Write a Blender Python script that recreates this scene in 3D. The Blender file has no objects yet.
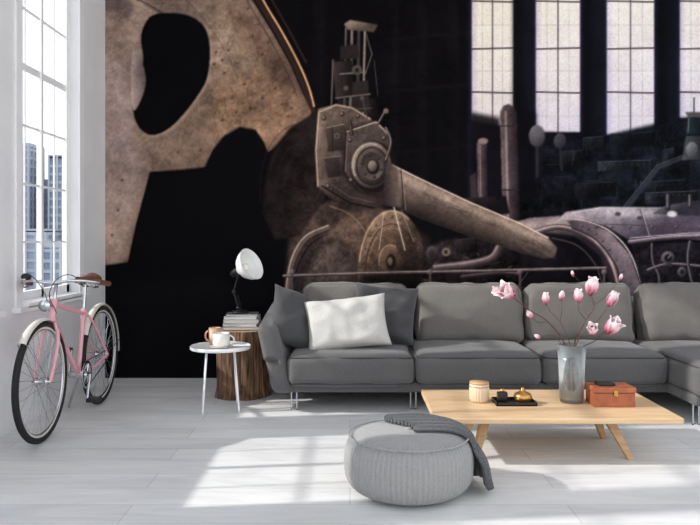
import bpy, bmesh, math, random
import numpy as np
from mathutils import Vector, Matrix, noise as mnoise
random.seed(4)
scene=bpy.context.scene
try:
    scene.view_settings.view_transform='Standard'
    scene.view_settings.look='None'
except Exception: pass
F=720.0; CH=1.167
def lin(c):
    c=c/255.0
    return c/12.92 if c<=0.04045 else ((c+0.055)/1.055)**2.4
def col(c): return (lin(c[0]),lin(c[1]),lin(c[2]),1)
def W(x,y,d): return Vector(((x-350)*d/F, d, CH-(y-238)*d/F))
# ---------------- materials
MATS={}
def M(name,c,rough=.5,metal=0,c2=None,nscale=8,bump=0,bscale=60,sheen=0,trans=0,stretch=None,emis=0,det=4,ramp=(.35,.65)):
    if name in MATS: return MATS[name]
    m=bpy.data.materials.new(name); m.use_nodes=True
    nt=m.node_tree; b=nt.nodes['Principled BSDF']
    b.inputs['Base Color'].default_value=col(c)
    b.inputs['Roughness'].default_value=rough
    b.inputs['Metallic'].default_value=metal
    if sheen: b.inputs['Sheen Weight'].default_value=sheen
    if trans: b.inputs['Transmission Weight'].default_value=trans
    tc=nt.nodes.new('ShaderNodeTexCoord'); mp=nt.nodes.new('ShaderNodeMapping')
    nt.links.new(tc.outputs['Object'],mp.inputs[0])
    if stretch: mp.inputs['Scale'].default_value=stretch
    if c2:
        n=nt.nodes.new('ShaderNodeTexNoise'); n.inputs['Scale'].default_value=nscale; n.inputs['Detail'].default_value=det
        r=nt.nodes.new('ShaderNodeValToRGB')
        r.color_ramp.elements[0].position=ramp[0]; r.color_ramp.elements[1].position=ramp[1]
        r.color_ramp.elements[0].color=col(c); r.color_ramp.elements[1].color=col(c2)
        nt.links.new(mp.outputs[0],n.inputs['Vector']); nt.links.new(n.outputs['Fac'],r.inputs[0]); nt.links.new(r.outputs[0],b.inputs['Base Color'])
    if bump:
        n2=nt.nodes.new('ShaderNodeTexNoise'); n2.inputs['Scale'].default_value=bscale; n2.inputs['Detail'].default_value=3
        bp=nt.nodes.new('ShaderNodeBump'); bp.inputs['Strength'].default_value=bump; bp.inputs['Distance'].default_value=.01
        nt.links.new(mp.outputs[0],n2.inputs['Vector']); nt.links.new(n2.outputs['Fac'],bp.inputs['Height']); nt.links.new(bp.outputs[0],b.inputs['Normal'])
    MATS[name]=m; return m
# ---------------- mesh helpers
def mk(name,verts,faces,mat=None,smooth=False):
    me=bpy.data.meshes.new(name); me.from_pydata([tuple(v) for v in verts],[],faces); me.update()
    o=bpy.data.objects.new(name,me); scene.collection.objects.link(o)
    if mat: me.materials.append(mat)
    if smooth: me.polygons.foreach_set('use_smooth',[True]*len(me.polygons))
    return o
def boxes(name,lst,mat,bevel=0):
    vs=[];fs=[]
    for (a,b) in lst:
        k=len(vs)
        for x in (a[0],b[0]):
            for y in (a[1],b[1]):
                for z in (a[2],b[2]): vs.append((x,y,z))
        fs+= [(k,k+1,k+3,k+2),(k+4,k+6,k+7,k+5),(k,k+4,k+5,k+1),(k+2,k+3,k+7,k+6),(k,k+2,k+6,k+4),(k+1,k+5,k+7,k+3)]
    o=mk(name,vs,fs,mat)
    if bevel:
        md=o.modifiers.new('b','BEVEL'); md.width=bevel; md.segments=3; md.limit_method='ANGLE'
    return o
def box(name,a,b,mat,bevel=0): return boxes(name,[(a,b)],mat,bevel)
def lathe(name,prof,mat,loc=(0,0,0),seg=48,rot=None,rfun=None):
    vs=[];fs=[];n=len(prof)
    for i in range(seg):
        t=2*math.pi*i/seg
        for (r,z) in prof:
            rr=r*(rfun(t,z) if rfun else 1)
            vs.append((rr*math.cos(t),rr*math.sin(t),z))
    for i in range(seg):
        j=(i+1)%seg
        for k in range(n-1): fs.append((i*n+k,j*n+k,j*n+k+1,i*n+k+1))
    o=mk(name,vs,fs,mat,True)
    bm=bmesh.new(); bm.from_mesh(o.data); bmesh.ops.remove_doubles(bm,verts=bm.verts,dist=1e-6); bmesh.ops.recalc_face_normals(bm,faces=bm.faces); bm.to_mesh(o.data); bm.free()
    o.location=loc
    if rot is not None: o.rotation_mode='QUATERNION'; o.rotation_quaternion=rot
    return o
def tube(name,pts,r,mat,cyc=False,smooth=False,rad=None):
    cu=bpy.data.curves.new(name,'CURVE'); cu.dimensions='3D'; cu.bevel_depth=r; cu.bevel_resolution=3; cu.use_fill_caps=True
    if smooth:
        s=cu.splines.new('BEZIER'); s.bezier_points.add(len(pts)-1)
        for i,p in enumerate(pts):
            bp=s.bezier_points[i]; bp.co=p; bp.handle_left_type=bp.handle_right_type='AUTO'
            if rad: bp.radius=rad[i]
    else:
        s=cu.splines.new('POLY'); s.points.add(len(pts)-1)
        for i,p in enumerate(pts):
            s.points[i].co=(*p,1)
            if rad: s.points[i].radius=rad[i]
    s.use_cyclic_u=cyc
    o=bpy.data.objects.new(name,cu); scene.collection.objects.link(o)
    try:
        me=bpy.data.meshes.new_from_object(o); assert len(me.vertices)>0
        bpy.data.objects.remove(o); bpy.data.curves.remove(cu)
        me.polygons.foreach_set('use_smooth',[len(p.vertices)==4 for p in me.polygons])
        o=bpy.data.objects.new(name,me); scene.collection.objects.link(o); me.materials.clear(); me.materials.append(mat)
    except AssertionError:
        cu.materials.append(mat)
    return o
def group(name,loc,ch):
    e=bpy.data.objects.new(name,None); scene.collection.objects.link(e); e.location=loc; e.empty_display_size=.1
    for c in ch:
        c.parent=e; c.matrix_parent_inverse=Matrix.Translation(-Vector(loc))
    return e
def puff(name,size,loc,mat,r=.05,bulge=(.01,.01,.02),n=18,rot=(0,0,0),wr=.004,shear=None,seed=0):
    bm=bmesh.new(); bmesh.ops.create_cube(bm,size=2); bmesh.ops.subdivide_edges(bm,edges=bm.edges[:],cuts=n,use_grid_fill=True)
    h=[s/2 for s in size]; r=min(r,*[q*.98 for q in h])
    for v in bm.verts:
        u=[math.sin(math.pi/2*max(-1,min(1,c))) for c in v.co]
        p=Vector([u[i]*h[i] for i in range(3)])
        inn=Vector([max(-(h[i]-r),min(h[i]-r,p[i])) for i in range(3)])
        d=p-inn
        if d.length>1e-9: p=inn+d.normalized()*min(r,d.length) if d.length>r else p
        q=[1-c*c for c in u]
        for i in range(3):
            j,k=(i+1)%3,(i+2)%3
            p[i]+= (1 if u[i]>0 else -1)*abs(u[i])**3*bulge[i]*(q[j]*q[k])**.6
        if wr:
            nn=mnoise.noise(Vector((p.x*5+seed,p.y*5,p.z*5)))+.5*mnoise.noise(Vector((p.x*13+seed,p.y*13,p.z*13)))
            p+=p.normalized()*nn*wr
        if shear: p=shear(p)
        v.co=p
    me=bpy.data.meshes.new(name); bm.to_mesh(me); bm.free()
    for f in me.polygons: f.use_smooth=True
    me.materials.append(mat)
    o=bpy.data.objects.new(name,me); scene.collection.objects.link(o); o.location=loc; o.rotation_euler=rot; return o
def pillow(name,w,h,t,loc,rot,mat,seed=0):
    n=36; vs=[];fs=[]
    for s in (1,-1):
        for i in range(n+1):
            for j in range(n+1):
                u=2*i/n-1; v=2*j/n-1
                th=t/2*((1-u**4)*(1-v**4))**.55
                px=u*w/2*(1-.07*(1-v*v)); pz=v*h/2*(1-.07*(1-u*u))
                nn=mnoise.noise(Vector((px*9+seed,pz*9,s*3)))*.036*((1-u*u)*(1-v*v))**.3
                vs.append((px,s*(th+nn),pz))
    N=(n+1)**2
    for s in (0,1):
        for i in range(n):
            for j in range(n):
                a=s*N+i*(n+1)+j; f=(a,a+1,a+n+2,a+n+1); fs.append(f if s==0 else f[::-1])
    o=mk(name,vs,fs,mat,True)
    bm=bmesh.new(); bm.from_mesh(o.data); bmesh.ops.remove_doubles(bm,verts=bm.verts,dist=1e-5); bmesh.ops.recalc_face_normals(bm,faces=bm.faces); bm.to_mesh(o.data); bm.free()
    o.location=loc; o.rotation_euler=rot; return o
def rrect(hw,hh,r,y,plane='xz',n=6):
    pts=[]
    for cx,cy,a0 in ((hw-r,hh-r,0),(-hw+r,hh-r,90),(-hw+r,-hh+r,180),(hw-r,-hh+r,270)):
        for k in range(n+1):
            a=math.radians(a0+90*k/n); p=(cx+r*math.cos(a),cy+r*math.sin(a))
            pts.append((p[0],y,p[1]) if plane=='xz' else (p[0],p[1],y))
    return pts
# ---------------- room
white=M('wall_paint',(232,232,233),.7,c2=(226,226,228),nscale=3,bump=.05,bscale=90)
trimw=M('trim_paint',(240,240,241),.45,c2=(236,236,238),nscale=5)
XL=-2.04; YB=6.0; XR=3.72; ZC=4.0; YF=-.7
fm=bpy.data.materials.new('floor_whitewashed'); fm.use_nodes=True; nt=fm.node_tree; b=nt.nodes['Principled BSDF']
tc=nt.nodes.new('ShaderNodeTexCoord'); br=nt.nodes.new('ShaderNodeTexBrick'); nz=nt.nodes.new('ShaderNodeTexNoise')
mp=nt.nodes.new('ShaderNodeMapping'); mp.inputs['Scale'].default_value=(1,1,1)
nt.links.new(tc.outputs['Object'],mp.inputs[0])
br.inputs['Scale'].default_value=1; br.inputs['Brick Width'].default_value=1.9; br.inputs['Row Height'].default_value=.21; br.inputs['Mortar Size'].default_value=.0022
br.inputs['Color1'].default_value=col((228,228,227)); br.inputs['Color2'].default_value=col((216,216,216)); br.inputs['Mortar'].default_value=col((190,190,193))
nt.links.new(mp.outputs[0],br.inputs['Vector'])
nz.inputs['Scale'].default_value=2.2; nz.inputs['Detail'].default_value=10; nz.inputs['Distortion'].default_value=1.2; nz.inputs['Roughness'].default_value=.66
mp2=nt.nodes.new('ShaderNodeMapping'); mp2.inputs['Scale'].default_value=(.5,2.2,1); nt.links.new(tc.outputs['Object'],mp2.inputs[0])
nt.links.new(mp2.outputs[0],nz.inputs['Vector'])
mx=nt.nodes.new('ShaderNodeMixRGB'); mx.blend_type='MULTIPLY'; mx.inputs[0].default_value=.55
rp=nt.nodes.new('ShaderNodeValToRGB'); rp.color_ramp.elements[0].position=.36; rp.color_ramp.elements[1].position=.58; rp.color_ramp.elements[0].color=(.74,.74,.75,1); rp.color_ramp.elements[1].color=(1,1,1,1)
nt.links.new(nz.outputs['Fac'],rp.inputs[0]); nt.links.new(br.outputs['Color'],mx.inputs[1]); nt.links.new(rp.outputs[0],mx.inputs[2]); nt.links.new(mx.outputs[0],b.inputs['Base Color'])
b.inputs['Roughness'].default_value=.45
TH=.12
box('floor',(XL-TH,YF,-.1),(XR+.2,YB+.2,0),fm)
box('ceiling',(XL-TH,YF,ZC),(XR+.2,YB+.2,ZC+.1),white)
box('wall_back',(XL-TH,YB+.004,0),(XR+.2,YB+.2,ZC),white)
boxes('wall_right',[((XR,YF,0),(XR+.2,YB,.25)),((XR,YF,3.8),(XR+.2,YB,ZC)),((XR,5.3,.25),(XR+.2,YB,3.8)),((XR,2.6,.25),(XR+.2,2.8,3.8)),((XR,YF,.25),(XR+.2,YF+.2,3.8))],white)  # unseen wall, large openings added to let more sky light in
SILL=.76; WT=3.5
wins=[(-.45,1.15),(1.35,2.7),(2.9,4.06),(4.46,5.40)]
L=[((XL-TH,YF,0),(XL,YB,SILL)),((XL-TH,YF,WT),(XL,YB,ZC))]
ed=YF
for a,c in wins: L.append(((XL-TH,ed,SILL),(XL,a,WT))); ed=c
L.append(((XL-TH,ed,SILL),(XL,YB,WT)))
boxes('wall_left',L,white)
gl=bpy.data.materials.new('window_glass'); gl.use_nodes=True; nt=gl.node_tree; nt.nodes.clear()
o_=nt.nodes.new('ShaderNodeOutputMaterial'); t_=nt.nodes.new('ShaderNodeBsdfTransparent'); g_=nt.nodes.new('ShaderNodeBsdfGlossy'); g_.inputs['Roughness'].default_value=.02; m_=nt.nodes.new('ShaderNodeMixShader'); m_.inputs[0].default_value=.04
nt.links.new(t_.outputs[0],m_.inputs[1]); nt.links.new(g_.outputs[0],m_.inputs[2]); nt.links.new(m_.outputs[0],o_.inputs[0])
for i,(a,c) in enumerate(wins):
    fx0,fx1=XL-.10,XL-.065
    fr=[((fx0,a,SILL),(fx1,a+.05,WT)),((fx0,c-.05,SILL),(fx1,c,WT)),((fx0,a,SILL),(fx1,c,SILL+.06)),((fx0,a,WT-.06),(fx1,c,WT))]
    mid=(a+c)/2
    fr.append(((fx0,mid-.016,SILL),(fx1,mid+.016,WT)))
    z=SILL+.38
    while z<WT-.1:
        big=abs(z-(SILL+.38*4))<.01
        w=.022 if big else .007
        fr.append(((fx0+.01,a,z-w),(fx1-.01,c,z+w))); z+=.38
    for q in (.25,.75):
        yy=a+(c-a)*q; fr.append(((fx0+.012,yy-.006,SILL),(fx1-.012,yy+.006,WT)))
    f=boxes('frame',fr,trimw)
    cw=.09
    cs=[((XL,a-cw,SILL-.02),(XL+.015,a,WT+cw)),((XL,c,SILL-.02),(XL+.015,c+cw,WT+cw)),((XL,a,WT),(XL+.015,c,WT+cw)),((XL-.065,a-.0,SILL-.03),(XL+.05,c+.0,SILL+.005)),((XL,a-cw-.02,SILL-.05),(XL+.05,c+cw+.02,SILL-.015))]
    cs=boxes('casing',cs,trimw,.004)
    g=box('glass',(XL-.085,a+.03,SILL+.03),(XL-.082,c-.03,WT-.03),gl)
    group('window_%d'%(i+1),(XL,mid,SILL),[f,cs,g])
# ---------------- mural painting (a print on the back wall)
SS=2; px0,px1,py0,py1=105,793,-102,378
Hh=(py1-py0)*SS; Ww=(px1-px0)*SS
YY,XX=np.mgrid[0:Hh,0:Ww]; XX=px0+(XX+.5)/SS; YY=py0+(YY+.5)/SS
img=np.zeros((Hh,Ww,3)); img[:]=(13,12,15)
rng=np.random.RandomState(7)
def vnoise(sc):
    gw=int(Ww/SS/sc)+3; gh=int(Hh/SS/sc)+3
    g=rng.rand(gh,gw); gx=(XX-px0)/sc; gy=(YY-py0)/sc
    ix=gx.astype(int); iy=gy.astype(int); fx=gx-ix; fy=gy-iy; fx=fx*fx*(3-2*fx); fy=fy*fy*(3-2*fy)
    return (g[iy,ix]*(1-fx)+g[iy,ix+1]*fx)*(1-fy)+(g[iy+1,ix]*(1-fx)+g[iy+1,ix+1]*fx)*fy
NO=.45*vnoise(34)+.25*vnoise(13)+.18*vnoise(5)+.12*vnoise(2)
NO=(NO-NO.mean())/NO.std()
N2=.35*vnoise(7)+.35*vnoise(2.5)+.3*vnoise(1.0); N2=(N2-N2.mean())/N2.std()
def blur(m,r):
    r=int(r)
    if r<1: return m
    for ax in (0,1):
        c=np.cumsum(np.pad(m,[(r+1,r) if a==ax else (0,0) for a in (0,1)],mode='edge'),axis=ax)
        n=m.shape[ax]
        m=(c.take(range(2*r+1,2*r+1+n),axis=ax)-c.take(range(0,n),axis=ax))/(2*r+1)
    return m
def catmull(p,closed=True,k=8):
    p=[np.array(q,float) for q in p]; n=len(p); out=[]
    rngi=range(n) if closed else range(n-1)
    for i in rngi:
        a=p[(i-1)%n] if closed or i>0 else p[i]; b_=p[i]; c=p[(i+1)%n]; d=p[(i+2)%n] if closed or i+2<n else p[(i+1)%n]
        for j in range(k):
            t=j/k; out.append(.5*((2*b_)+(-a+c)*t+(2*a-5*b_+4*c-d)*t*t+(-a+3*b_-3*c+d)*t**3))
    if not closed: out.append(p[-1])
    return out
def paint(mask,sl,c,a,tex):
    ys,xs=sl
    if isinstance(c[0],(tuple,list)):
        (xa,ya),(xb,yb),ca,cb=c
        t=((XX[ys,xs]-xa)*(xb-xa)+(YY[ys,xs]-ya)*(yb-ya))/((xb-xa)**2+(yb-ya)**2); t=np.clip(t,0,1)[...,None]
        cc=np.array(ca)*(1-t)+np.array(cb)*t
    else: cc=np.ones(mask.shape+(3,))*np.array(c,float)
    if tex: cc=cc*(1+tex*(NO[ys,xs]*.55+N2[ys,xs]*.5))[...,None]
    m=(mask*a)[...,None]; img[ys,xs]=img[ys,xs]*(1-m)+cc*m
def bb(xs,ys,pad):
    i0=max(0,int((min(xs)-pad-px0)*SS)); i1=min(Ww,int((max(xs)+pad-px0)*SS)+2)
    j0=max(0,int((min(ys)-pad-py0)*SS)); j1=min(Hh,int((max(ys)+pad-py0)*SS)+2)
    return slice(j0,max(j0,j1)),slice(i0,max(i0,i1))
def P(pts,c,a=1,soft=.5,sm=False,tex=.08,clip=None):
    if sm: pts=catmull(pts)
    xs=[p[0] for p in pts]; ys=[p[1] for p in pts]; sl=bb(xs,ys,soft*3+1)
    X=XX[sl];Y=YY[sl]
    if X.size==0: return
    m=np.zeros(X.shape,bool); n=len(pts)
    for i in range(n):
        xa,ya=pts[i][0],pts[i][1]; xb,yb=pts[(i+1)%n][0],pts[(i+1)%n][1]
        if ya==yb: continue
        m^=((ya>Y)!=(yb>Y))&(X<(xb-xa)*(Y-ya)/(yb-ya)+xa)
    m=m.astype(float)
    if soft*SS>=1: m=blur(blur(m,soft*SS),soft*SS)
    paint(m,sl,c,a,tex)
def circ(cx,cy,rx,ry,a0=0,a1=360,n=48,rot=0):
    o=[]; cr,sr=math.cos(math.radians(rot)),math.sin(math.radians(rot))
    for i in range(n+1):
        t=math.radians(a0+(a1-a0)*i/n); x=rx*math.cos(t); y=ry*math.sin(t); o.append((cx+x*cr-y*sr,cy+x*sr+y*cr))
    return o
def E(cx,cy,rx,ry,c,**k): P(circ(cx,cy,rx,ry,rot=k.pop('rot',0))[:-1],c,**k)
def Ln(pts,w,c,a=1,soft=.5,sm=False,tex=.05):
    if sm: pts=catmull(pts,False)
    xs=[p[0] for p in pts]; ys=[p[1] for p in pts]; sl=bb(xs,ys,w+soft+1); X=XX[sl];Y=YY[sl]
    if X.size==0: return
    D=np.full(X.shape,1e9)
    for i in range(len(pts)-1):
        ax,ay=pts[i];bx,by=pts[i+1]; dx,dy=bx-ax,by-ay; l=dx*dx+dy*dy+1e-9
        t=np.clip(((X-ax)*dx+(Y-ay)*dy)/l,0,1); D=np.minimum(D,np.hypot(X-ax-t*dx,Y-ay-t*dy))
    paint(np.clip((w/2-D)/soft+.5,0,1),sl,c,a,tex)
def Pipe(pts,w,c,hi=1.55,a=1,sm=True):
    Ln(pts,w,tuple(q*.38 for q in c),a=a,sm=sm,tex=.1); o=w*.12
    Ln([(x-o,y-o) for x,y in pts],w*.62,tuple(q*.8 for q in c),a=a,soft=w*.25+.3,sm=sm,tex=.12)
    o=w*.2; Ln([(x-o,y-o) for x,y in pts],w*.22,tuple(min(255,q*hi) for q in c),a=a*.9,soft=w*.15+.3,sm=sm)
def Panel(x,y,w_,h_,cc,sk=-2,bolts=True):
    P([(x,y),(x+w_,y+sk),(x+w_,y+h_+sk),(x,y+h_)],((x,y),(x+w_*.4,y+h_),tuple(q*1.25 for q in cc),tuple(q*.5 for q in cc)),tex=.25)
    Ln([(x,y),(x+w_,y+sk)],1,tuple(q*1.9 for q in cc),a=.6); Ln([(x,y),(x,y+h_)],.8,tuple(q*1.5 for q in cc),a=.4); Ln([(x+w_,y+sk),(x+w_,y+h_+sk)],1,tuple(q*.3 for q in cc))
    if bolts and w_>12:
        for k in range(int(w_/6)): E(x+4+k*6,y+3.5+sk*(4+k*6)/w_,.8,.8,tuple(q*1.8 for q in cc),a=.5)
P([(300,-102),(793,-102),(793,378),(300,378)],((300,0),(793,200),(13,11,14),(14,15,20)),tex=.15)
for xx in (318,392,420,452): P([(xx-5,-102),(xx+6,-102),(xx+6,210),(xx-5,210)],((xx-5,0),(xx+6,0),(15,13,16),(23,20,24)),soft=1.5,tex=.2,a=.8)
for yy in (-40,36,88,150): Ln([(385,yy+4),(470,yy-4)],3.5,(20,18,22),a=.8,soft=1.5)
for (a,c,bt) in ((472,513,196),(536,580,132),(607,654,135),(680,724,118),(748,793,118)):
    P([(a-3,-102),(c+3,-102),(c+3,bt),(a-3,bt)],(44,44,84),a=.6,soft=2.0)
    P([(a,-102),(c,-102),(c,bt),(a,bt)],((a,-20),(a,bt),(250,242,232),(222,216,230)),tex=.02,soft=.6)
    P([(a,-102),(a+4,-102),(a+4,bt),(a,bt)],(160,150,206),a=.3,soft=1.5)
    mid=(a+c)/2
    Ln([(mid,-102),(mid,bt)],1.5,(105,92,100)); Ln([((a+mid)/2,-102),((a+mid)/2,bt)],.7,(168,158,164),a=.5); Ln([((c+mid)/2,-102),((c+mid)/2,bt)],.7,(168,158,164),a=.5)
    for k,yy in enumerate((-90,-45,2,48,93,135,170)):
        if yy<bt-4: Ln([(a,yy+(1 if k%2 else -1)),(c,yy)],1.7,(80,68,78)); 
        if yy+22<bt: Ln([(a,yy+23),(c,yy+23)],.7,(168,158,164),a=.45)
for xx in (522,592,667): P([(xx-8,-102),(xx+10,-102),(xx+10,140),(xx-8,140)],((xx-8,0),(xx+10,0),(9,10,14),(22,24,34)),soft=3,tex=.1)
P([(470,120),(536,132),(607,135),(680,118),(793,112),(793,215),(520,215),(470,200)],((560,130),(700,215),(17,18,24),(23,26,34)),soft=1.5,tex=.4)
P([(470,112),(500,118),(500,212),(470,212)],(17,15,20),a=.9,soft=2); P([(514,110),(536,112),(536,200),(514,200)],(13,12,17),a=.9,soft=2)
for q in ((583,138,22,14,(34,36,43)),(610,134,44,14,(24,27,35)),(560,152,24,16,(26,27,34)),(598,162,54,9,(42,45,53)),(640,182,46,12,(34,37,46)),(690,162,60,26,(28,32,40)),(575,184,40,14,(26,26,33)),(663,150,12,24,(32,35,44))): Panel(*q)
for k in range(22):
    x_=540+rng.rand()*160; y_=144+rng.rand()*60; g=24+rng.rand()*32; v=rng.rand()<.5
    Ln([(x_,y_),(x_+(0 if v else 4+rng.rand()*14),y_+(4+rng.rand()*12 if v else 0))],.7+rng.rand()*1.3,(g,g*1.0,g*1.1),a=.6)
P([(620,212),(657,166),(700,150),(700,153),(660,169),(625,214)],(50,53,62)); Ln([(620,211),(657,165),(700,149)],.8,(96,98,110),a=.7)
# lamps
E(537,136,8,11,((530,128),(546,146),(128,124,132),(36,34,42))); Ln([(537,147),(537,176)],3,(44,42,48)); E(560,141,6,8,((556,136),(565,147),(78,76,86),(34,33,40))); Ln([(560,148),(562,170)],2.5,(40,40,46))
P([(688,116),(700,116),(702,134),(686,134)],((686,0),(702,0),(40,50,54),(20,26,30))); Ln([(689,118),(688,132)],1,(110,124,126),a=.8); P([(686,136),(702,136),(706,160),(682,160)],((682,0),(706,0),(80,82,86),(30,31,36))); Ln([(694,112),(694,98)],1.6,(80,80,80)); P([(685,112),(703,112),(700,117),(688,117)],(84,82,82)); E(692,150,6,8,((687,144),(697,156),(140,142,148),(50,52,58)))
# vertical pipes
P([(500,112),(503,106),(509,104),(514,107),(517,114),(520,222),(503,222)],((499,0),(520,0),(128,110,114),(24,20,26)),tex=.14)
Ln([(505.5,112),(508,220)],2.4,(172,154,158),a=.7,soft=1.2); Ln([(501,126),(518,126)],1,(40,34,40)); Ln([(502,190),(519,190)],1.4,(46,38,44))
P([(477,143),(482,139),(487,143),(488,208),(478,208)],((476,0),(489,0),(116,102,104),(24,20,26)),tex=.12); Ln([(480,146),(481,206)],1.2,(156,140,140),a=.6)
P([(470,176),(476,172),(478,208),(471,208)],(56,48,52)); E(483,141,5,3,(136,120,120)); P([(488,150),(498,148),(500,206),(489,206)],(20,18,24))
P([(464,198),(506,196),(510,214),(466,214)],((464,194),(470,214),(50,43,47),(22,19,24)),tex=.2)
# flywheel
disc=[(60,-102),(205,-102),(232,-40),(252,0),(272,32),(290,64),(302,92),(312,112),(300,140),(268,160),(262,170),(150,172),(136,225),(128,263),(100,270)]
P(disc,((105,0),(300,110),(148,130,124),(110,88,76)),tex=.13,soft=.7)
P([(200,-102),(235,-20),(262,60),(240,95),(214,70),(205,20),(180,5),(170,-102)],((190,0),(270,80),(134,115,104),(166,138,116)),a=.7,soft=9,tex=.15)
P([(105,140),(140,150),(148,172),(132,225),(124,262),(103,268)],((105,150),(125,265),(156,140,142),(200,174,164)),a=.7,soft=6,tex=.1)
P([(210,90),(262,70),(300,105),(290,130),(262,150),(240,125),(215,140)],(156,124,102),a=.75,soft=6,tex=.17)
P([(225,0),(255,20),(280,62),(295,90),(285,100),(262,60),(235,30)],(84,62,54),a=.5,soft=5,tex=.22)
P([(215,20),(232,30),(240,60),(228,80),(214,60)],(182,160,144),a=.5,soft=5,tex=.18)
P([(105,60),(128,60),(133,130),(128,150),(105,150)],(172,156,162),a=.5,soft=6,tex=.1)
P([(140,-10),(175,-14),(205,8),(190,14),(150,12)],(102,88,84),a=.6,soft=4,tex=.15)
for k in range(150):
    x_=108+rng.rand()*180; y_=-60+rng.rand()*230; l=4+rng.rand()*16; t=rng.rand()*1.2+.9; g=rng.rand()<.55
    if y_<150 and x_<200+y_*.7 or (x_<135 and y_<250):
        Ln([(x_,y_),(x_+l*math.cos(t),y_+l*math.sin(t))],.5+rng.rand()*.8,(196,172,154) if g else (66,50,44),a=.10+rng.rand()*.2,soft=.8)
Ln(circ(88,175,150,186,-92,-35),2.2,(70,54,48),a=.7); Ln(circ(88,175,146,182,-92,-35),1,(194,166,146),a=.5)
Ln(circ(60,150,190,200,-80,-20),1,(76,58,52),a=.4)
Ln([(212,-102),(238,-40),(258,0),(277,32),(294,64),(306,92),(314,112)],5,(50,36,32),sm=True)
Ln([(216,-102),(243,-40),(263,0),(282,32),(299,64),(309,88),(314,106)],1.8,(220,170,130),sm=True)
Ln([(226,-102),(252,-40),(272,0),(290,32),(306,62)],2.2,(56,40,38),sm=True,a=.8)
Ln([(205,-102),(228,-40),(247,0),(268,36),(285,68),(297,96)],1,(62,46,42),sm=True,a=.8)
for (x_,y_) in ((216,52),(222,60),(214,64),(224,73),(228,50),(248,8),(258,24),(268,42),(278,60),(287,78),(293,92),(275,88),(262,98),(250,108),(236,112),(200,150),(178,152),(282,104),(292,108),(288,116),(122,180),(118,210),(112,235),(222,120),(232,98),(244,84),(240,18),(252,36),(262,54)):
    E(x_,y_,1.3,1.3,(44,32,30),a=.85); E(x_-.6,y_-.7,.6,.6,(198,168,148),a=.8)
hole=[(150,17),(168,13),(190,16),(205,28),(210,50),(207,78),(196,98),(180,118),(165,131),(150,135),(138,126),(133,108),(137,84),(143,60),(141,36)]
P([(x_+2,y_+2) for x_,y_ in hole],(190,164,148),a=.55,sm=True,soft=1)
P(hole,(9,8,11),sm=True,tex=.1)
P([(133,50),(141,60),(146,80),(141,100),(133,110),(131,80)],((131,0),(147,0),(176,158,158),(94,80,82)),sm=True)
P([(105,-20),(122,-14),(134,6),(130,20),(118,12),(105,10)],(82,72,74),a=.6,soft=2)
blk=(11,10,13)
P([(100,266),(128,262),(136,225),(150,172),(180,170),(205,167),(213,150),(224,136),(240,127),(256,130),(264,142),(268,152),(300,130),(330,180),(345,210),(300,300),(300,378),(100,378)],blk,soft=.6,tex=.05)
Ln([(150,172),(205,167)],.8,(44,38,42),a=.6); Ln([(205,167),(213,150),(224,136),(240,127),(256,130)],1,(40,34,36),a=.6,sm=True)
P([(100,280),(260,280),(290,378),(100,378)],(15,15,19),soft=8,tex=.08)
# vertical valve gear
P([(338,100),(376,98),(380,128),(336,124)],((338,98),(376,128),(46,40,42),(22,18,22)),tex=.2)
for xx,w_,cc in ((346,2,(80,72,72)),(352,2.6,(106,96,94)),(359,3,(60,53,55)),(365,2,(128,116,112))):
    Ln([(xx,28),(xx-2,130)],w_,cc); Ln([(xx-.6,28),(xx-2.6,130)],.6,tuple(min(255,q*1.5) for q in cc),a=.7)
P([(344,24),(350,20),(378,25),(374,32),(348,30)],((346,20),(350,32),(186,170,152),(84,74,68))); P([(340,46),(358,44),(360,58),(340,60)],(44,38,40)); P([(332,62),(352,60),(354,96),(336,100)],((332,0),(354,0),(66,58,58),(24,20,22)))
Ln([(333,60),(331,118)],1.6,(98,88,88)); P([(352,82),(368,80),(370,112),(352,112)],(48,42,43)); Ln([(340,74),(366,72)],1.6,(118,108,104)); Ln([(336,98),(370,94)],1.6,(104,94,92)); E(357,70,5,5,(86,78,76)); E(357,70,2,2,(28,24,25)); Ln([(366,34),(372,54),(364,78)],1.2,(86,78,78)); Ln([(340,110),(372,108)],1,(90,80,78)); E(346,88,2.5,2.5,(96,86,84)); E(362,98,2,2,(110,100,96)); Ln([(374,60),(378,96)],1,(64,56,58))
# lower engine masses
P([(290,228),(300,214),(330,200),(375,205),(400,215),(430,240),(440,300),(285,300)],((300,215),(430,290),(84,69,64),(30,24,27)),soft=2.5,tex=.2)
P([(285,378),(284,300),(292,258),(308,234),(330,224),(352,234),(368,262),(372,300),(372,378)],((290,230),(360,300),(66,55,53),(24,20,23)),soft=1,tex=.2)
Ln([(286,300),(292,262),(306,238),(328,227)],5,(104,90,86),sm=True,soft=1); Ln([(285,300),(290.5,262),(304.5,237),(328,225.5)],1.4,(184,166,158),sm=True); Ln([(290,300),(298,266),(312,243),(330,234)],1.2,(26,20,23),sm=True)
P([(303,300),(309,266),(322,246),(338,240),(352,250),(362,274),(364,300)],((305,250),(364,300),(112,96,90),(28,23,26)),soft=2,tex=.25)
P([(320,240),(350,212),(368,214),(374,262),(362,268),(350,246),(338,238)],((325,215),(370,265),(132,108,94),(76,61,56)),a=.8,soft=2.5,tex=.2)
Ln([(330,206),(352,216),(368,240),(374,290)],1.6,(146,126,112),sm=True,a=.6)
for k in range(40):
    x_=296+rng.rand()*70; y_=215+rng.rand()*70; Ln([(x_,y_),(x_+rng.rand()*8-2,y_+4+rng.rand()*10)],.6+rng.rand(),(140,120,108) if rng.rand()<.4 else (34,27,28),a=.2,soft=.9)
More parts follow.
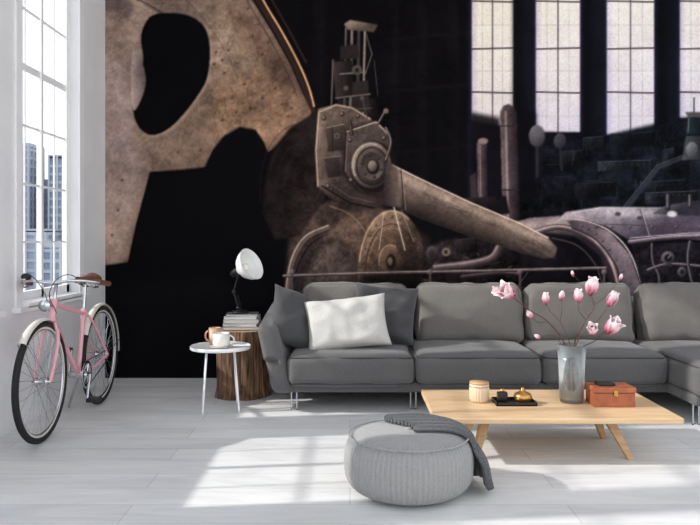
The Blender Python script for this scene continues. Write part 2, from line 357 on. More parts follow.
# round dome of the cylinder seen behind the rod
dome=circ(392,272,34,62,180,360,n=30)+[(426,300),(358,300)]
P(dome,((362,222),(428,284),(152,126,108),(30,23,24)),tex=.2,soft=1)
P(circ(392,274,27,50,180,360,n=24)+[(419,300),(365,300)],((366,234),(418,284),(124,98,82),(26,20,22)),tex=.22,soft=1.5,a=.85)
Ln(circ(392,272,33,61,190,300),1.5,(208,178,152),a=.7); Ln(circ(392,274,27,50,180,350),1,(50,36,32),a=.8); Ln(circ(392,275,25,47,195,290),.8,(176,146,122),a=.6)
for t in range(190,350,16): 
    a_=math.radians(t); E(392+30*math.cos(a_),273+56*math.sin(a_),1.1,1.1,(44,32,30)); E(391.5+30*math.cos(a_),272.4+56*math.sin(a_),.6,.6,(214,186,160))
E(390,262,11,17,((382,250),(400,276),(140,114,96),(38,29,29)),soft=1,tex=.15); Ln(circ(390,262,11,17,170,300),1,(200,174,150),a=.7); E(391,262,5,8,(34,26,27)); E(390,261,2.4,4,(132,112,98))
Ln([(393,204),(405,250)],1.3,(226,210,196),a=.85); Ln([(384,212),(379,250)],1,(210,192,176),a=.65); Ln([(399,204),(414,242)],.9,(180,162,148),a=.55)
P([(360,275),(440,272),(440,300),(360,300)],(26,22,25),a=.85,soft=2,tex=.3)
# clutter behind the rail
P([(424,250),(445,240),(470,236),(505,246),(520,262),(520,296),(424,296),(422,264)],((420,240),(500,296),(38,31,35),(20,17,21)),tex=.5,soft=1.5)
for k in range(80):
    x_=424+rng.rand()*120; y_=246+rng.rand()*42; g=26+rng.rand()**2*80
    Ln([(x_,y_),(x_+rng.rand()*10-3,y_+rng.rand()*8-3)],.6+rng.rand()*1.4,(g,g*.9,g*.92),a=.5)
Pipe([(436,268),(470,264),(492,258),(500,246)],9,(118,102,106)); Pipe([(462,277),(500,273),(530,275)],5,(78,68,72))
E(432,254,6,8,((428,248),(436,261),(96,84,84),(30,26,28))); E(432,254,3,4.4,(44,38,40),a=.6); Panel(456,240,20,14,(38,33,36)); E(446,252,4,4,(128,114,110)); E(446,252,2,2,(40,34,34))
# big round cylinder end at right
P([(498,232),(508,224),(530,218),(560,216),(590,222),(612,236),(628,258),(638,285),(640,378),(520,378),(560,300),(545,262),(520,246),(500,242)],((520,215),(545,262),(176,154,156),(46,38,46)),tex=.12,soft=.8)
P([(506,227),(560,217.5),(594,224),(580,228),(540,226),(510,232)],(216,196,196),a=.65,soft=2)
P([(520,244),(545,232),(575,236),(600,256),(612,290),(614,378),(540,378),(520,300)],((530,240),(610,300),(26,22,28),(12,11,15)),soft=1,tex=.2)
Pipe([(526,236),(560,227),(592,239),(612,263),(622,300)],6,(148,128,130)); Ln([(552,238),(578,246),(597,268),(605,300)],1.2,(96,82,88),sm=True,a=.8)
P([(566,219),(584,221),(610,232),(630,255),(643,292),(643,300),(624,300),(616,266),(596,240),(572,228)],((640,240),(600,270),(188,168,172),(74,62,72)),tex=.1,sm=False,soft=.7)
Ln([(568,219),(586,221),(611,232),(631,255),(644,294)],1.2,(228,210,212),sm=True); Ln([(572,228),(596,240),(616,266),(624,300)],1.2,(34,28,34),sm=True)
for t in range(8): 
    a_=t/7; x_=582+a_*48; y_=226+(a_**1.6)*58; E(x_,y_,1.4,1.4,(56,46,54)); E(x_-.4,y_-.5,.6,.6,(220,204,206))
P([(556,222),(566,212),(600,207),(660,208),(793,206),(793,246),(700,240),(655,236),(632,242),(606,226),(580,219)],((600,207),(612,243),(198,182,192),(76,67,80)),tex=.1)
P([(596,208.5),(650,209),(668,214),(640,218),(604,215)],(226,214,220),a=.6,soft=2)
P([(672,216),(700,213),(793,214),(793,226),(690,228)],(88,78,94),a=.8,soft=1.5); Ln([(604,224),(652,226),(700,229)],1,(70,61,74),a=.8); Ln([(640,209),(648,236)],1.2,(80,71,84),a=.8); Ln([(641.5,209),(649.5,236)],.7,(216,204,212),a=.7); Ln([(572,213),(600,208),(700,208)],1,(236,224,230),a=.7)
P([(632,244),(793,240),(793,378),(645,378),(642,290)],((640,245),(700,300),(40,35,43),(22,20,25)),tex=.35)
Pipe([(630,242),(690,236),(793,236)],5,(136,122,134)); Ln([(630,238),(690,233),(793,232)],1,(214,202,212),a=.8)
for k in range(50):
    x_=648+rng.rand()*72; y_=246+rng.rand()*44; g=28+rng.rand()**2*80; v=rng.rand()<.4
    Ln([(x_,y_),(x_+(0 if v else rng.rand()*10),y_+(rng.rand()*10 if v else rng.rand()*3))],.6+rng.rand()*1.4,(g,g*.93,g*1.0),a=.5)
Pipe([(652,244),(653,262),(659,276),(659,292)],3,(100,91,100)); Pipe([(648,270),(668,264),(700,266)],3,(122,111,118)); Pipe([(690,242),(688,262),(694,290)],3.4,(92,85,95))
E(668,258,6.5,6.5,((664,253),(673,264),(142,131,134),(40,36,42))); E(668,258,3.8,3.8,(28,25,30)); Ln([(668,258),(670.5,255)],.7,(200,190,190)); E(682,272,4.5,5,((679,268),(686,277),(128,119,123),(36,33,38))); E(682,272,2,2.4,(30,26,30))
Panel(645,193,52,11,(44,45,53)); P([(652,214),(664,206),(700,200),(712,208),(700,216)],((660,202),(668,216),(136,126,136),(50,46,56))); Pipe([(668,196),(668,208)],5,(90,86,94),sm=False); Pipe([(690,196),(690,206)],4,(90,86,94),sm=False)
E(672,214,5,3,(222,212,218)); E(640,218,3,2,(70,62,74)); E(618,214,3,2,(70,62,74))
for xx in (596,612,630,652,676,700): E(xx,227,1.6,1.6,(54,47,56)); E(xx-.5,226.4,.7,.7,(214,202,208))
# crank web
P([(262,212),(266,172),(274,148),(290,128),(318,110),(330,150),(326,196),(300,236),(275,240)],((262,150),(330,180),(17,14,16),(46,38,37)),tex=.25,soft=1)
for k in range(4): Ln(circ(300,190,40-k*8,66-k*10,170,300),.9,(52,43,42),a=.5)
P([(318,109),(336,104),(352,107),(372,120),(386,130),(392,150),(398,188),(390,202),(372,210),(350,206),(330,198),(318,186),(316,150)],((322,108),(385,205),(128,110,103),(46,38,39)),tex=.16,soft=.6)
P([(318,130),(330,128),(332,196),(318,186),(316,150)],((316,0),(332,0),(146,127,117),(84,72,69)),a=.6,soft=1.5)
Ln([(318,186),(316,150),(319,112),(336,105),(352,108),(370,119)],1.5,(188,166,152)); Ln([(322,186),(350,203),(374,208)],1.5,(24,19,21)); Ln([(324,180),(350,197),(372,202)],.9,(120,104,100),a=.6)
P([(344,130),(376,120),(390,133),(396,180),(387,199),(356,193),(341,173)],(22,18,20),a=.55,soft=1.5)
P([(346,132),(376,122),(388,134),(394,178),(386,196),(358,190),(344,172)],((346,130),(392,190),(106,93,90),(44,36,38)),tex=.12)
Ln([(346,132),(376,122),(388,134)],1.3,(188,172,160)); Ln([(346,132),(344,172),(358,190)],1.2,(34,27,29)); Ln([(347.5,133),(345.5,171)],.7,(150,134,128),a=.7)
P([(326,128),(344,124),(344,150),(328,152)],((326,124),(340,152),(96,83,78),(42,35,36))); Ln([(326,128),(344,124)],1,(152,136,126)); Ln([(332,127),(333,151)],.8,(34,28,30)); E(337,136,2.6,2.6,(124,110,103)); E(337,136,1.3,1.3,(36,30,30)); P([(324,158),(340,156),(341,176),(328,178)],((324,156),(338,178),(78,66,64),(36,30,32))); Ln([(324,158),(340,156)],.8,(130,116,108))
E(373,167,23,26,(24,19,21),a=.9,soft=1); E(371,165,20,23,((358,146),(384,186),(176,160,150),(46,39,41)),tex=.12); E(372,166,16.5,19.5,(34,27,29)); E(372,166,15,18,((362,152),(384,182),(108,96,91),(36,30,32)),tex=.1); E(372,166,11.5,14,((380,178),(364,154),(112,100,94),(54,46,46))); E(373,167,6.5,7.5,(26,21,22)); E(372.5,166,4.6,5.6,((369,162),(376,171),(180,162,152),(56,48,48)))
Ln(circ(371,165,18.2,21.2,150,290),1,(218,202,190),a=.8)
for t in range(0,360,60): E(372+9.4*math.cos(math.radians(t+15)),166+11.4*math.sin(math.radians(t+15)),1.5,1.6,(24,19,20)); E(371.6+9.4*math.cos(math.radians(t+15)),165.5+11.4*math.sin(math.radians(t+15)),.7,.7,(168,152,144))
for (x_,y_) in ((350,140),(384,138),(351,180),(386,190),(328,186),(342,114),(324,118),(358,116)): E(x_,y_,2.4,2.4,(30,24,25)); E(x_-.3,y_-.3,1.7,1.7,(96,84,80)); E(x_-.7,y_-.8,.8,.8,(192,176,164))
Pipe([(352,134),(350,122)],3.4,(90,79,77),sm=False); Pipe([(378,124),(386,110)],2.4,(110,99,95),sm=False); Pipe([(386,128),(391,142),(386,160)],2.6,(118,106,102)); E(386,111,2.6,2.6,(134,120,114)); Ln([(368,120),(362,98)],1,(84,74,74))
# connecting rod
P([(386,162),(398,168),(420,180),(470,203),(520,224),(548,238),(557,248),(555,257),(545,259),(525,254),(470,236),(420,218),(396,207),(384,204)],((459,198),(446,232),(150,129,120),(20,16,18)),tex=.14,soft=.6)
P([(390,168),(420,182.5),(470,205.5),(520,226.5),(548,240),(552,247),(520,234),(470,212),(420,190),(392,177)],((459,204),(455,214),(170,149,138),(112,95,90)),soft=1.4,tex=.12,a=.8)
Ln([(392,165),(420,179),(470,202.5),(520,223.5),(548,238)],1.3,(236,214,198)); Ln([(394,196),(420,208),(470,227),(520,246),(546,254)],1.4,(66,54,54),a=.7,soft=1.2); Ln([(384,204),(396,207),(420,218),(470,236),(525,254)],.9,(58,48,50),a=.8)
for k in range(34):
    t=rng.rand(); x_=400+t*140; y_=176+t*64+rng.rand()*16; Ln([(x_,y_),(x_+8+rng.rand()*14,y_+4+rng.rand()*6)],.5+rng.rand()*.6,(190,170,156) if rng.rand()<.4 else (40,32,34),a=.22,soft=.8)
P([(384,160),(398,168),(401,207),(383,205)],((384,0),(401,0),(44,36,38),(110,96,91)),a=.85,soft=1); Ln([(401,170),(404,209)],1,(30,24,26)); Ln([(402.5,171),(405.5,210)],.7,(168,150,140),a=.6)
# rails
Pipe([(284,276),(372,273),(480,271),(606,268)],3.2,(130,117,120),sm=False)
Ln([(286,292),(606,286)],1.4,(64,57,63),a=.8)
for xx in (292,430,520,604): Ln([(xx,274),(xx,378)],2.4,(86,76,80)); E(xx,272,2.6,2.6,((xx-2,270),(xx+2,275),(166,150,152),(60,52,56)))
warm=np.clip((620-XX)/120,0,1)[...,None]
img=img*(1+warm*(np.array([.02,0,-.03])))
fine=rng.normal(0,1,img.shape[:2]); img=img*(1+.05*fine)[...,None]
img=np.clip(img,0,255)
small=img.reshape(Hh//SS,SS,Ww//SS,SS,3).mean(axis=(1,3))
h,w=small.shape[:2]
gx=(px0+.5+np.arange(w)-350)/120.0; gz=CH+(238-(py0+.5+np.arange(h)))/120.0
gx[0]=XL; gx[-1]=XR; gz[0]=ZC; gz[-1]=0.0
GX,GZ=np.meshgrid(gx,gz)
co=np.stack([GX,np.full_like(GX,YB),GZ],-1).reshape(-1,3).astype(np.float32)
idx=np.arange(h*w).reshape(h,w)
fa=np.stack([idx[1:,:-1],idx[1:,1:],idx[:-1,1:],idx[:-1,:-1]],-1).reshape(-1,4).astype(np.int32)
me=bpy.data.meshes.new('wall_mural'); me.vertices.add(len(co)); me.vertices.foreach_set('co',co.ravel())
me.loops.add(fa.size); me.loops.foreach_set('vertex_index',fa.ravel()); me.polygons.add(len(fa)); me.polygons.foreach_set('loop_start',np.arange(0,fa.size,4,dtype=np.int32))
try: me.polygons.foreach_set('loop_total',np.full(len(fa),4,dtype=np.int32))
except Exception: pass
me.update(calc_edges=True)
s=small/255.0; ln_=np.where(s<=.04045,s/12.92,((s+.055)/1.055)**2.4)
ca=me.color_attributes.new('print','FLOAT_COLOR','POINT')
rgba=np.ones((h*w,4),np.float32); rgba[:,:3]=np.clip(ln_.reshape(-1,3)*np.array([1.0,.985,.95]),0,.95); ca.data.foreach_set('color',rgba.ravel())
mo=bpy.data.objects.new('wall_mural',me); scene.collection.objects.link(mo)
mm=bpy.data.materials.new('mural_print'); mm.use_nodes=True; nt=mm.node_tree; at=nt.nodes.new('ShaderNodeAttribute'); at.attribute_name='print'
mb=nt.nodes['Principled BSDF']; mb.inputs['Roughness'].default_value=.9; mb.inputs['Specular IOR Level'].default_value=.04
nt.links.new(at.outputs['Color'],mb.inputs['Base Color']); me.materials.append(mm)

# ---------------- sofa
fab=M('sofa_fabric_charcoal',(98,97,97),.95,c2=(84,83,83),nscale=220,bump=.3,bscale=400,sheen=.15)
fab2=M('sofa_fabric_taupe',(116,112,107),.95,c2=(100,96,92),nscale=220,bump=.3,bscale=400,sheen=.15)
pipe=M('sofa_piping',(60,59,59),.9)
chrome=M('brushed_steel',(190,192,196),.25,1)
S=[]
S.append(box('base_frame',(-.43,4.82,.13),(3.05,5.72,.2),fab,.02))
S.append(box('chaise_base',(2.12,4.42,.13),(3.05,4.9,.2),fab,.02))
xs=[-.425,.435,1.28,2.12,3.05]
for i in range(4):
    wd=xs[i+1]-xs[i]-.006; cx=(xs[i]+xs[i+1])/2
    y0=4.76 if i<3 else 4.36; y1=5.6
    S.append(puff('seat_cushion_%d'%(i+1),(wd,y1-y0,.21),(cx,(y0+y1)/2,.285),fab,r=.06,bulge=(.004,.012,.025),seed=i,wr=.010,n=26))
    for z_ in (.085,-.085):
        t=tube('seat_piping_%d%s'%(i+1,'a' if z_>0 else 'b'),rrect(wd/2-.012,(y1-y0)/2-.012,.05,0,'xy'),.0045,pipe,cyc=True); t.location=(cx,(y0+y1)/2,.285+z_); S.append(t)
for i in range(4):
    cx=[.04,.90,1.73,2.62][i]; wd=.8 if i<3 else .86
    rot=(math.radians(-13),0,math.radians([1,-1,1,0][i]))
    S.append(puff('back_cushion_%d'%(i+1),(wd,.2,.46),(cx,5.48,.585),fab2,r=.07,bulge=(.006,.055,.012),rot=rot,seed=i+9,wr=.020,n=30))
    t=tube('back_piping_%d'%(i+1),rrect(wd/2-.002,.228,.07,-.055),.005,pipe,cyc=True); t.location=(cx,5.48,.585); t.rotation_euler=rot; S.append(t)
def shr(p): return Vector((p.x-.10*(p.z+.25)/.5-.02*p.z, p.y, p.z+(.05*(p.y/.5) if p.z>0 else 0)))
S.append(puff('left_arm',(.13,.98,.5),(-.455,5.26,.38),fab,r=.045,bulge=(.008,.004,.006),shear=shr,wr=.003))
S.append(puff('backrest',(3.6,.14,.56),(1.26,5.72,.42),fab,r=.05,bulge=(0,.004,.004),rot=(math.radians(-8),0,0),wr=.002,n=24))
for x_ in (-.38,.43,1.28,2.16,2.98):
    for y_ in ((4.9,5.6) if x_<2 else (4.5,5.6)):
        S.append(boxes('leg',[((x_-.022,y_-.006,0),(x_-.014,y_+.006,.13)),((x_+.014,y_-.006,0),(x_+.022,y_+.006,.13)),((x_-.022,y_-.006,0),(x_+.022,y_+.006,.008))],chrome))
pg=M('pillow_charcoal',(74,74,76),.95,c2=(62,62,65),nscale=200,bump=.2,bscale=380,sheen=.15)
pw=M('pillow_offwhite',(200,198,193),.95,c2=(188,186,182),nscale=120,bump=.2,bscale=260,sheen=.2)
group('sofa',(1.25,5.2,0),S)
pillow('throw_pillow',.46,.42,.15,(-.36,5.08,.585),(math.radians(-22),math.radians(20),math.radians(34)),pg,1)
pillow('throw_pillow',.46,.42,.14,(.25,5.22,.62),(math.radians(-16),math.radians(6),math.radians(-4)),pg,2)
pillow('throw_pillow',.58,.38,.17,(-.02,5.02,.575),(math.radians(-24),math.radians(-6),math.radians(3)),pw,3)
# ---------------- coffee table
wood=M('coffee_table_oak',(222,192,154),.4,c2=(204,168,126),nscale=4,stretch=(1,14,14),bump=.03,bscale=30,det=6)
woodd=M('oak_edge',(196,160,118),.45,c2=(178,140,100),nscale=6,stretch=(1,10,10))
TZ=.25
T=[]
T.append(box('top',(.43,3.66,TZ-.03),(1.70,4.36,TZ),wood,.006))
def taper(name,a,b_,ra,rb,mat):
    a=Vector(a);b_=Vector(b_); vs=[];
    for p,r in ((a,ra),(b_,rb)):
        for dx,dy in ((-1,-1),(1,-1),(1,1),(-1,1)): vs.append((p.x+dx*r,p.y+dy*r,p.z))
    o=mk(name,vs,[(0,1,2,3),(7,6,5,4),(0,4,5,1),(1,5,6,2),(2,6,7,3),(3,7,4,0)],mat)
    md=o.modifiers.new('b','BEVEL'); md.width=.004; md.segments=2
    return o
for i,(xa,xb) in enumerate(((.74,.66),(1.38,1.48))):
    T.append(taper('leg_%d'%(2*i+1),(xa,3.90,TZ-.03),(xb,3.80,0),.028,.017,woodd))
    T.append(taper('leg_%d'%(2*i+2),(xa,4.12,TZ-.03),(xb,4.20,0),.028,.017,woodd))
    T.append(box('rail_%d'%(i+1),(xa-.02,3.88,TZ-.065),(xa+.02,4.14,TZ-.03),woodd,.003))
T.append(box('stretcher',(.74,3.98,TZ-.06),(1.38,4.02,TZ-.032),woodd,.003))
group('coffee_table',(1.07,4.0,0),T)
DO=.12
# vase
glass=bpy.data.materials.new('clear_glass'); glass.use_nodes=True; nt=glass.node_tree; nt.nodes.clear()
o_=nt.nodes.new('ShaderNodeOutputMaterial'); t_=nt.nodes.new('ShaderNodeBsdfTransparent'); t_.inputs[0].default_value=(.93,.95,.95,1); g_=nt.nodes.new('ShaderNodeBsdfGlossy'); g_.inputs['Roughness'].default_value=.05
d_=nt.nodes.new('ShaderNodeBsdfDiffuse'); d_.inputs[0].default_value=(.75,.78,.78,1); m0=nt.nodes.new('ShaderNodeMixShader'); m0.inputs[0].default_value=.45
fr_=nt.nodes.new('ShaderNodeFresnel'); fr_.inputs['IOR'].default_value=1.5; ad=nt.nodes.new('ShaderNodeMath'); ad.operation='ADD'; ad.inputs[1].default_value=.07; ad.use_clamp=True; m_=nt.nodes.new('ShaderNodeMixShader')
nt.links.new(fr_.outputs[0],ad.inputs[0]); nt.links.new(ad.outputs[0],m_.inputs[0]); nt.links.new(g_.outputs[0],m0.inputs[1]); nt.links.new(d_.outputs[0],m0.inputs[2])
nt.links.new(t_.outputs[0],m_.inputs[1]); nt.links.new(m0.outputs[0],m_.inputs[2]); nt.links.new(m_.outputs[0],o_.inputs[0])
vx,vy=1.24,4.03
V=[]
V.append(lathe('glass_body',[(0,.0),(.060,0),(.066,.004),(.070,.15),(.077,.32),(.0745,.32),(.067,.15),(.061,.02),(0,.02)],glass,(vx,vy,TZ+.001),56))
stone=M('vase_pebbles',(110,114,108),.6,c2=(180,180,172),nscale=30)
for k in range(46):
    a=random.random()*6.28; r=random.random()**.5*.048
    V.append(lathe('pebble',[(0,-.008),(.008,-.005),(.011,0),(.008,.005),(0,.008)],stone,(vx+r*math.cos(a),vy+r*math.sin(a),TZ+.030+.035*random.random()),10))
bark=M('magnolia_bark',(96,72,60),.8,c2=(66,48,40),nscale=40)
pet=bpy.data.materials.new('magnolia_petal'); pet.use_nodes=True; nt=pet.node_tree; pb=nt.nodes['Principled BSDF']; pb.inputs['Roughness'].default_value=.5
at=nt.nodes.new('ShaderNodeAttribute'); at.attribute_name='t'; rp=nt.nodes.new('ShaderNodeValToRGB')
rp.color_ramp.elements[0].color=col((176,80,112)); rp.color_ramp.elements[1].color=col((236,218,220)); e_=rp.color_ramp.elements.new(.4); e_.color=col((214,150,168)); rp.color_ramp.elements[2].position=.8
nt.links.new(at.outputs['Fac'],rp.inputs[0]); nt.links.new(rp.outputs[0],pb.inputs['Base Color'])
sep=M('magnolia_bud_scale',(98,88,60),.8)
def flower(c,dirv,L_,opn,npet=7,seed=0):
    rnd=random.Random(seed); vs=[];fs=[];ts=[]
    n=8;m=6
    for q in range(npet):
        ring=0 if q<3 else 1
        ang=2*math.pi*(q/3 if ring==0 else (q-3)/(npet-3))+ring*.5+rnd.random()*.2
        op=opn*(.45 if ring==0 else 1)+rnd.uniform(-.08,.08); LL=L_*(1 if ring==0 else 1.05); Wd=L_*.32
        base=len(vs)
        for i in range(n+1):
            t=i/n; rad=L_*(.10*math.sin(math.pi*min(t*1.2,1))*1.6+op*t**1.6*.75); zz=LL*(t-.25*op*t*t)
            wv=Wd*math.sin(math.pi*min(1,t*.86+.10))**.75
            for j in range(m+1):
                u=2*j/m-1; phi=ang; x=rad-abs(u)**2*wv*.45; y=u*wv
                vs.append((x*math.cos(phi)-y*math.sin(phi),x*math.sin(phi)+y*math.cos(phi),zz)); ts.append(t)
        for i in range(n):
            for j in range(m):
                a=base+i*(m+1)+j; fs.append((a,a+1,a+m+2,a+m+1))
    o=mk('blossom',vs,fs,pet,True); A=o.data.attributes.new('t','FLOAT','POINT'); A.data.foreach_set('value',ts)
    md=o.modifiers.new('s','SOLIDIFY'); md.thickness=.0012
    o.location=c; o.rotation_mode='QUATERNION'; q_=Vector(dirv).to_track_quat('Z','Y'); o.rotation_quaternion=q_
    s_=lathe('sepal',[(0,-.006),(.005,-.003),(.007,.004),(.005,.012),(0,.014)],sep,c,10,rot=q_)
    return [o,s_]
def brn_(pts,r0): 
    P_=[W(x_,y_,d_+DO) for x_,y_,d_ in pts]; n=len(P_)
    V.append(tube('branch',P_,r0,bark,smooth=True,rad=[1-.6*i/(n-1) for i in range(n)]))
brn_([(570,398,3.9),(566,348,3.9),(548,322,3.88),(526,308,3.86),(512,296,3.84)],.005)
brn_([(575,398,3.9),(574,345,3.92),(586,320,3.92),(594,305,3.93),(590,293,3.93)],.005)
brn_([(572,398,3.88),(580,350,3.86),(596,340,3.84),(604,332,3.82)],.004)
brn_([(573,396,3.92),(576,345,3.95),(600,318,3.98),(609,304,4.0)],.0035)
brn_([(568,396,3.9),(571,350,3.95),(560,322,4.0),(548,308,4.02),(546,300,4.02)],.003)
brn_([(560,322,4.0),(562,308,3.98),(561,296,3.97)],.0022)
brn_([(586,320,3.92),(578,308,3.88),(579,298,3.87)],.0025)
brn_([(548,322,3.88),(538,322,3.86),(532,316,3.85)],.002)
brn_([(594,305,3.93),(606,296,3.92),(620,278,3.92)],.0018)
brn_([(594,305,3.93),(584,288,3.95),(573,274,3.96)],.0015)
brn_([(526,308,3.86),(518,290,3.86),(528,272,3.87)],.0015)
brn_([(566,348,3.9),(550,335,3.9),(540,338,3.9)],.002)
for k,(x_,y_,d_,dv,L_,op) in enumerate(((514,296,3.84,(-.8,-.4,.45),.11,.75),(590,295,3.93,(.1,-.3,1),.11,.45),(606,333,3.82,(.5,-.6,.8),.115,.6),(609,306,4.0,(.4,-.2,1),.095,.4),(546,304,4.02,(-.1,-.2,1),.07,.3),(561,300,3.97,(.1,-.3,1),.055,.15),(579,302,3.87,(-.2,-.4,1),.08,.35),(594,334,3.83,(-.4,-.7,.7),.085,.55),(532,318,3.85,(-.5,-.3,.7),.055,.15),(620,280,3.92,(.3,0,1),.035,.05),(573,276,3.96,(-.2,0,1),.03,.05),(505,292,3.86,(-.9,-.1,.1),.075,.5),(540,338,3.9,(-.7,-.3,.4),.04,.1))):
    V+=flower(W(x_,y_,d_+DO),dv,L_,op,seed=k)
group('magnolia_vase',(vx,vy,TZ),V)
# brown leather box
ob=M('box_brown_leather',(172,100,66),.5,c2=(150,82,52),nscale=20,bump=.1,bscale=80)
dk=M('black_lacquer',(22,20,20),.25); gold=M('antique_gold',(196,150,84),.3,.9)
def SB(a,b_): return (a[0]*1.031,a[1]+DO,a[2]-.03),(b_[0]*1.031,b_[1]+DO,b_[2]-.03)
TO=.28
def bx2(n,a,b_,m,bv=0): a,b_=SB(a,b_); return box(n,a,b_,m,bv)
B=[bx2('body',(1.285,3.78,TO),(1.50,3.93,TO+.075),ob,.004),bx2('lid',(1.28,3.775,TO+.078),(1.505,3.935,TO+.105),ob,.004),bx2('band',(1.287,3.782,TO+.074),(1.498,3.928,TO+.08),dk),
   bx2('clasp',(1.385,3.768,TO+.06),(1.405,3.778,TO+.092),gold,.002),bx2('inlay',(1.32,3.82,TO+.105),(1.41,3.89,TO+.122),dk,.003)]
group('keepsake_box',(1.43,3.975,TZ),B)
TR=[bx2('base',(.775,3.80,TO),(.99,3.95,TO+.008),dk,.002),boxes('rim',[SB(*q) for q in (((.775,3.80,TO),(.99,3.806,TO+.02)),((.775,3.944,TO),(.99,3.95,TO+.02)),((.775,3.8,TO),(.781,3.95,TO+.02)),((.984,3.8,TO),(.99,3.95,TO+.02)))],dk,.001)]
group('serving_tray',(.91,3.99,TZ),TR)
lathe('golden_pear_bowl',[(0,0),(.026,0),(.046,.014),(.051,.032),(.042,.048),(.02,.058),(.010,.066),(.008,.076),(.004,.082),(0,.083)],gold,(.957,3.99,TZ+.0085),40)
PB=[bx2('bottle',(.79,3.85,TO+.009),(.845,3.885,TO+.065),dk,.005),lathe('cap',[(0,0),(.012,0),(.012,.016),(0,.016)],gold,(.843,3.988,TZ+.065),20)]
group('perfume_bottle',(.843,3.988,TZ+.009),PB)
cd=M('ribbed_cream_ceramic',(214,196,168),.5)
cX,cY=.725,4.04
CDL=[lathe('holder',[(0,0),(.046,0),(.053,.01),(.055,.07),(.053,.10),(.046,.10),(.045,.08),(0,.08)],cd,(cX,cY,TZ+.001),144,rfun=lambda t,z:1+.02*math.cos(24*t)),lathe('lid',[(0,.10),(.054,.10),(.054,.11),(0,.11)],M('lid_wood',(190,152,110),.5),(cX,cY,TZ+.001),40),tube('bandline',[(cX+.056*math.cos(k*.2618),cY+.056*math.sin(k*.2618),TZ+.088) for k in range(24)],.002,gold,cyc=True)]
group('scented_candle',(cX,cY,TZ),CDL)
# ---------------- pouf
pk=M('pouf_knit',(150,150,149),.95,c2=(141,141,140),nscale=120,sheen=.2,bump=.2,bscale=220)
pcx,pcy,PR,PH=.270,3.325,.295,.285
h2=PH/2
prof=[]
for k in range(61):
    th=-math.pi/2+math.pi*k/60; sz=math.sin(th); cz=math.cos(th)
    r=PR*max(cz,0)**(2/5.0); z=h2*(1 if sz>0 else -1)*abs(sz)**(2/2.9)
    prof.append((r,z))
PF=[lathe('body',prof,pk,(pcx,pcy,h2+.001),640,rfun=lambda t,z:1+(.009*math.cos(80*t) if abs(z)<h2*.97 else 0))]
PF.append(tube('top_seam',[(pcx+PR*.93*math.cos(k*math.pi/40),pcy+PR*.93*math.sin(k*math.pi/40),.001+h2+h2*.83) for k in range(80)],.004,pk,cyc=True))
PF.append(lathe('button',[(0,-.01),(.02,-.004),(.018,.003),(0,.006)],pk,(pcx,pcy,PH+.002),24))
group('pouf',(pcx,pcy,0),PF)
bk=M('throw_knit_dark',(96,97,99),.95,c2=(80,81,84),nscale=80,sheen=.2,bump=.3,bscale=160)
nu,nv=90,170; vs=[];fs=[]
phi=math.radians(-2); dx=Vector((math.cos(phi),math.sin(phi),0)); dyv=Vector((-math.sin(phi),math.cos(phi),0))
R2=PR+.022
def ztop(r): 
    q=min(1,r/R2); return h2+ (h2+.014)*max(0,(1-q**5))**(1/2.9)
for i in range(nu+1):
    t=i/nu
    for j in range(nv+1):
        v=2*j/nv-1; w_=.055+v*(.125+.02*t)+.012*math.sin(t*6)
        am=math.sqrt(max(R2*R2-w_*w_,.0001))
        if t<.62:
            q=t/.62; a0=-.04-.07*math.sin(v*2.2); a=a0+(am*.985-a0)*math.sin(q*math.pi/2)
            z=ztop(math.hypot(a,w_))
        else:
            q=(t-.62)/.38; zs=ztop(math.hypot(am*.985,w_)); zb=.022+.02*(1+math.sin(v*5))*.5
            z=zs+(zb-zs)*q; a=am*.985+.035*math.sin(min(q*2,1)*math.pi/2)+.02*q*q
        rib=.0055*math.cos(j/nv*2*math.pi*18)
        fold=.014*math.sin(v*7+1)*(.3+t)
        p=Vector((pcx,pcy,0))+dx*a+dyv*w_
        if t<.62: p.z=z+.006+rib+abs(fold)
        else: p+=dx*(rib+abs(fold)); p.z=z
        vs.append(p)
for i in range(nu):
    for j in range(nv):
        a=i*(nv+1)+j; fs.append((a,a+1,a+nv+2,a+nv+1))
bl=mk('throw_blanket',vs,fs,bk,True); md=bl.modifiers.new('s','SOLIDIFY'); md.thickness=.014; md.offset=1
# ---------------- tree stump
bkm=M('stump_bark',(132,98,72),.85,c2=(58,40,29),nscale=6,stretch=(9,9,1),bump=.8,bscale=14,det=8)
ew=M('stump_endgrain',(206,178,138),.6,c2=(176,142,104),nscale=12)
sx,sy,SR,SH=-.80,5.36,.195,.49
def bf(t,z): return 1+.025*math.sin(5*t+1)+.02*math.sin(9*t+2*z)+.014*math.sin(23*t+z*5)+.011*math.sin(47*t)+.05*(max(0,.12-z)/.12)**2
ST=[lathe('bark',[(SR,0),(SR*.99,.04)]+[(SR*.97,.08+k*.05) for k in range(8)]+[(SR*.97,SH-.008),(SR*.95,SH)],bkm,(sx,sy,.0),200,rfun=bf),
    lathe('cut_face',[(0,SH-.001),(SR*.5,SH-.001),(SR*.95,SH)],ew,(sx,sy,.0),160,rfun=lambda t,z:bf(t,SH))]
for r in (.04,.07,.1,.13,.16): ST.append(tube('growth_ring',[(sx+r*bf(k*.1309,SH)*math.cos(k*.1309),sy+r*bf(k*.1309,SH)*math.sin(k*.1309),SH) for k in range(48)],.001,bkm,cyc=True))
group('tree_stump',(sx,sy,0),ST)
pgm=M('book_pages',(232,230,224),.8,c2=(205,203,198),nscale=90,stretch=(1,1,30))
BK=[]; z=SH+.002
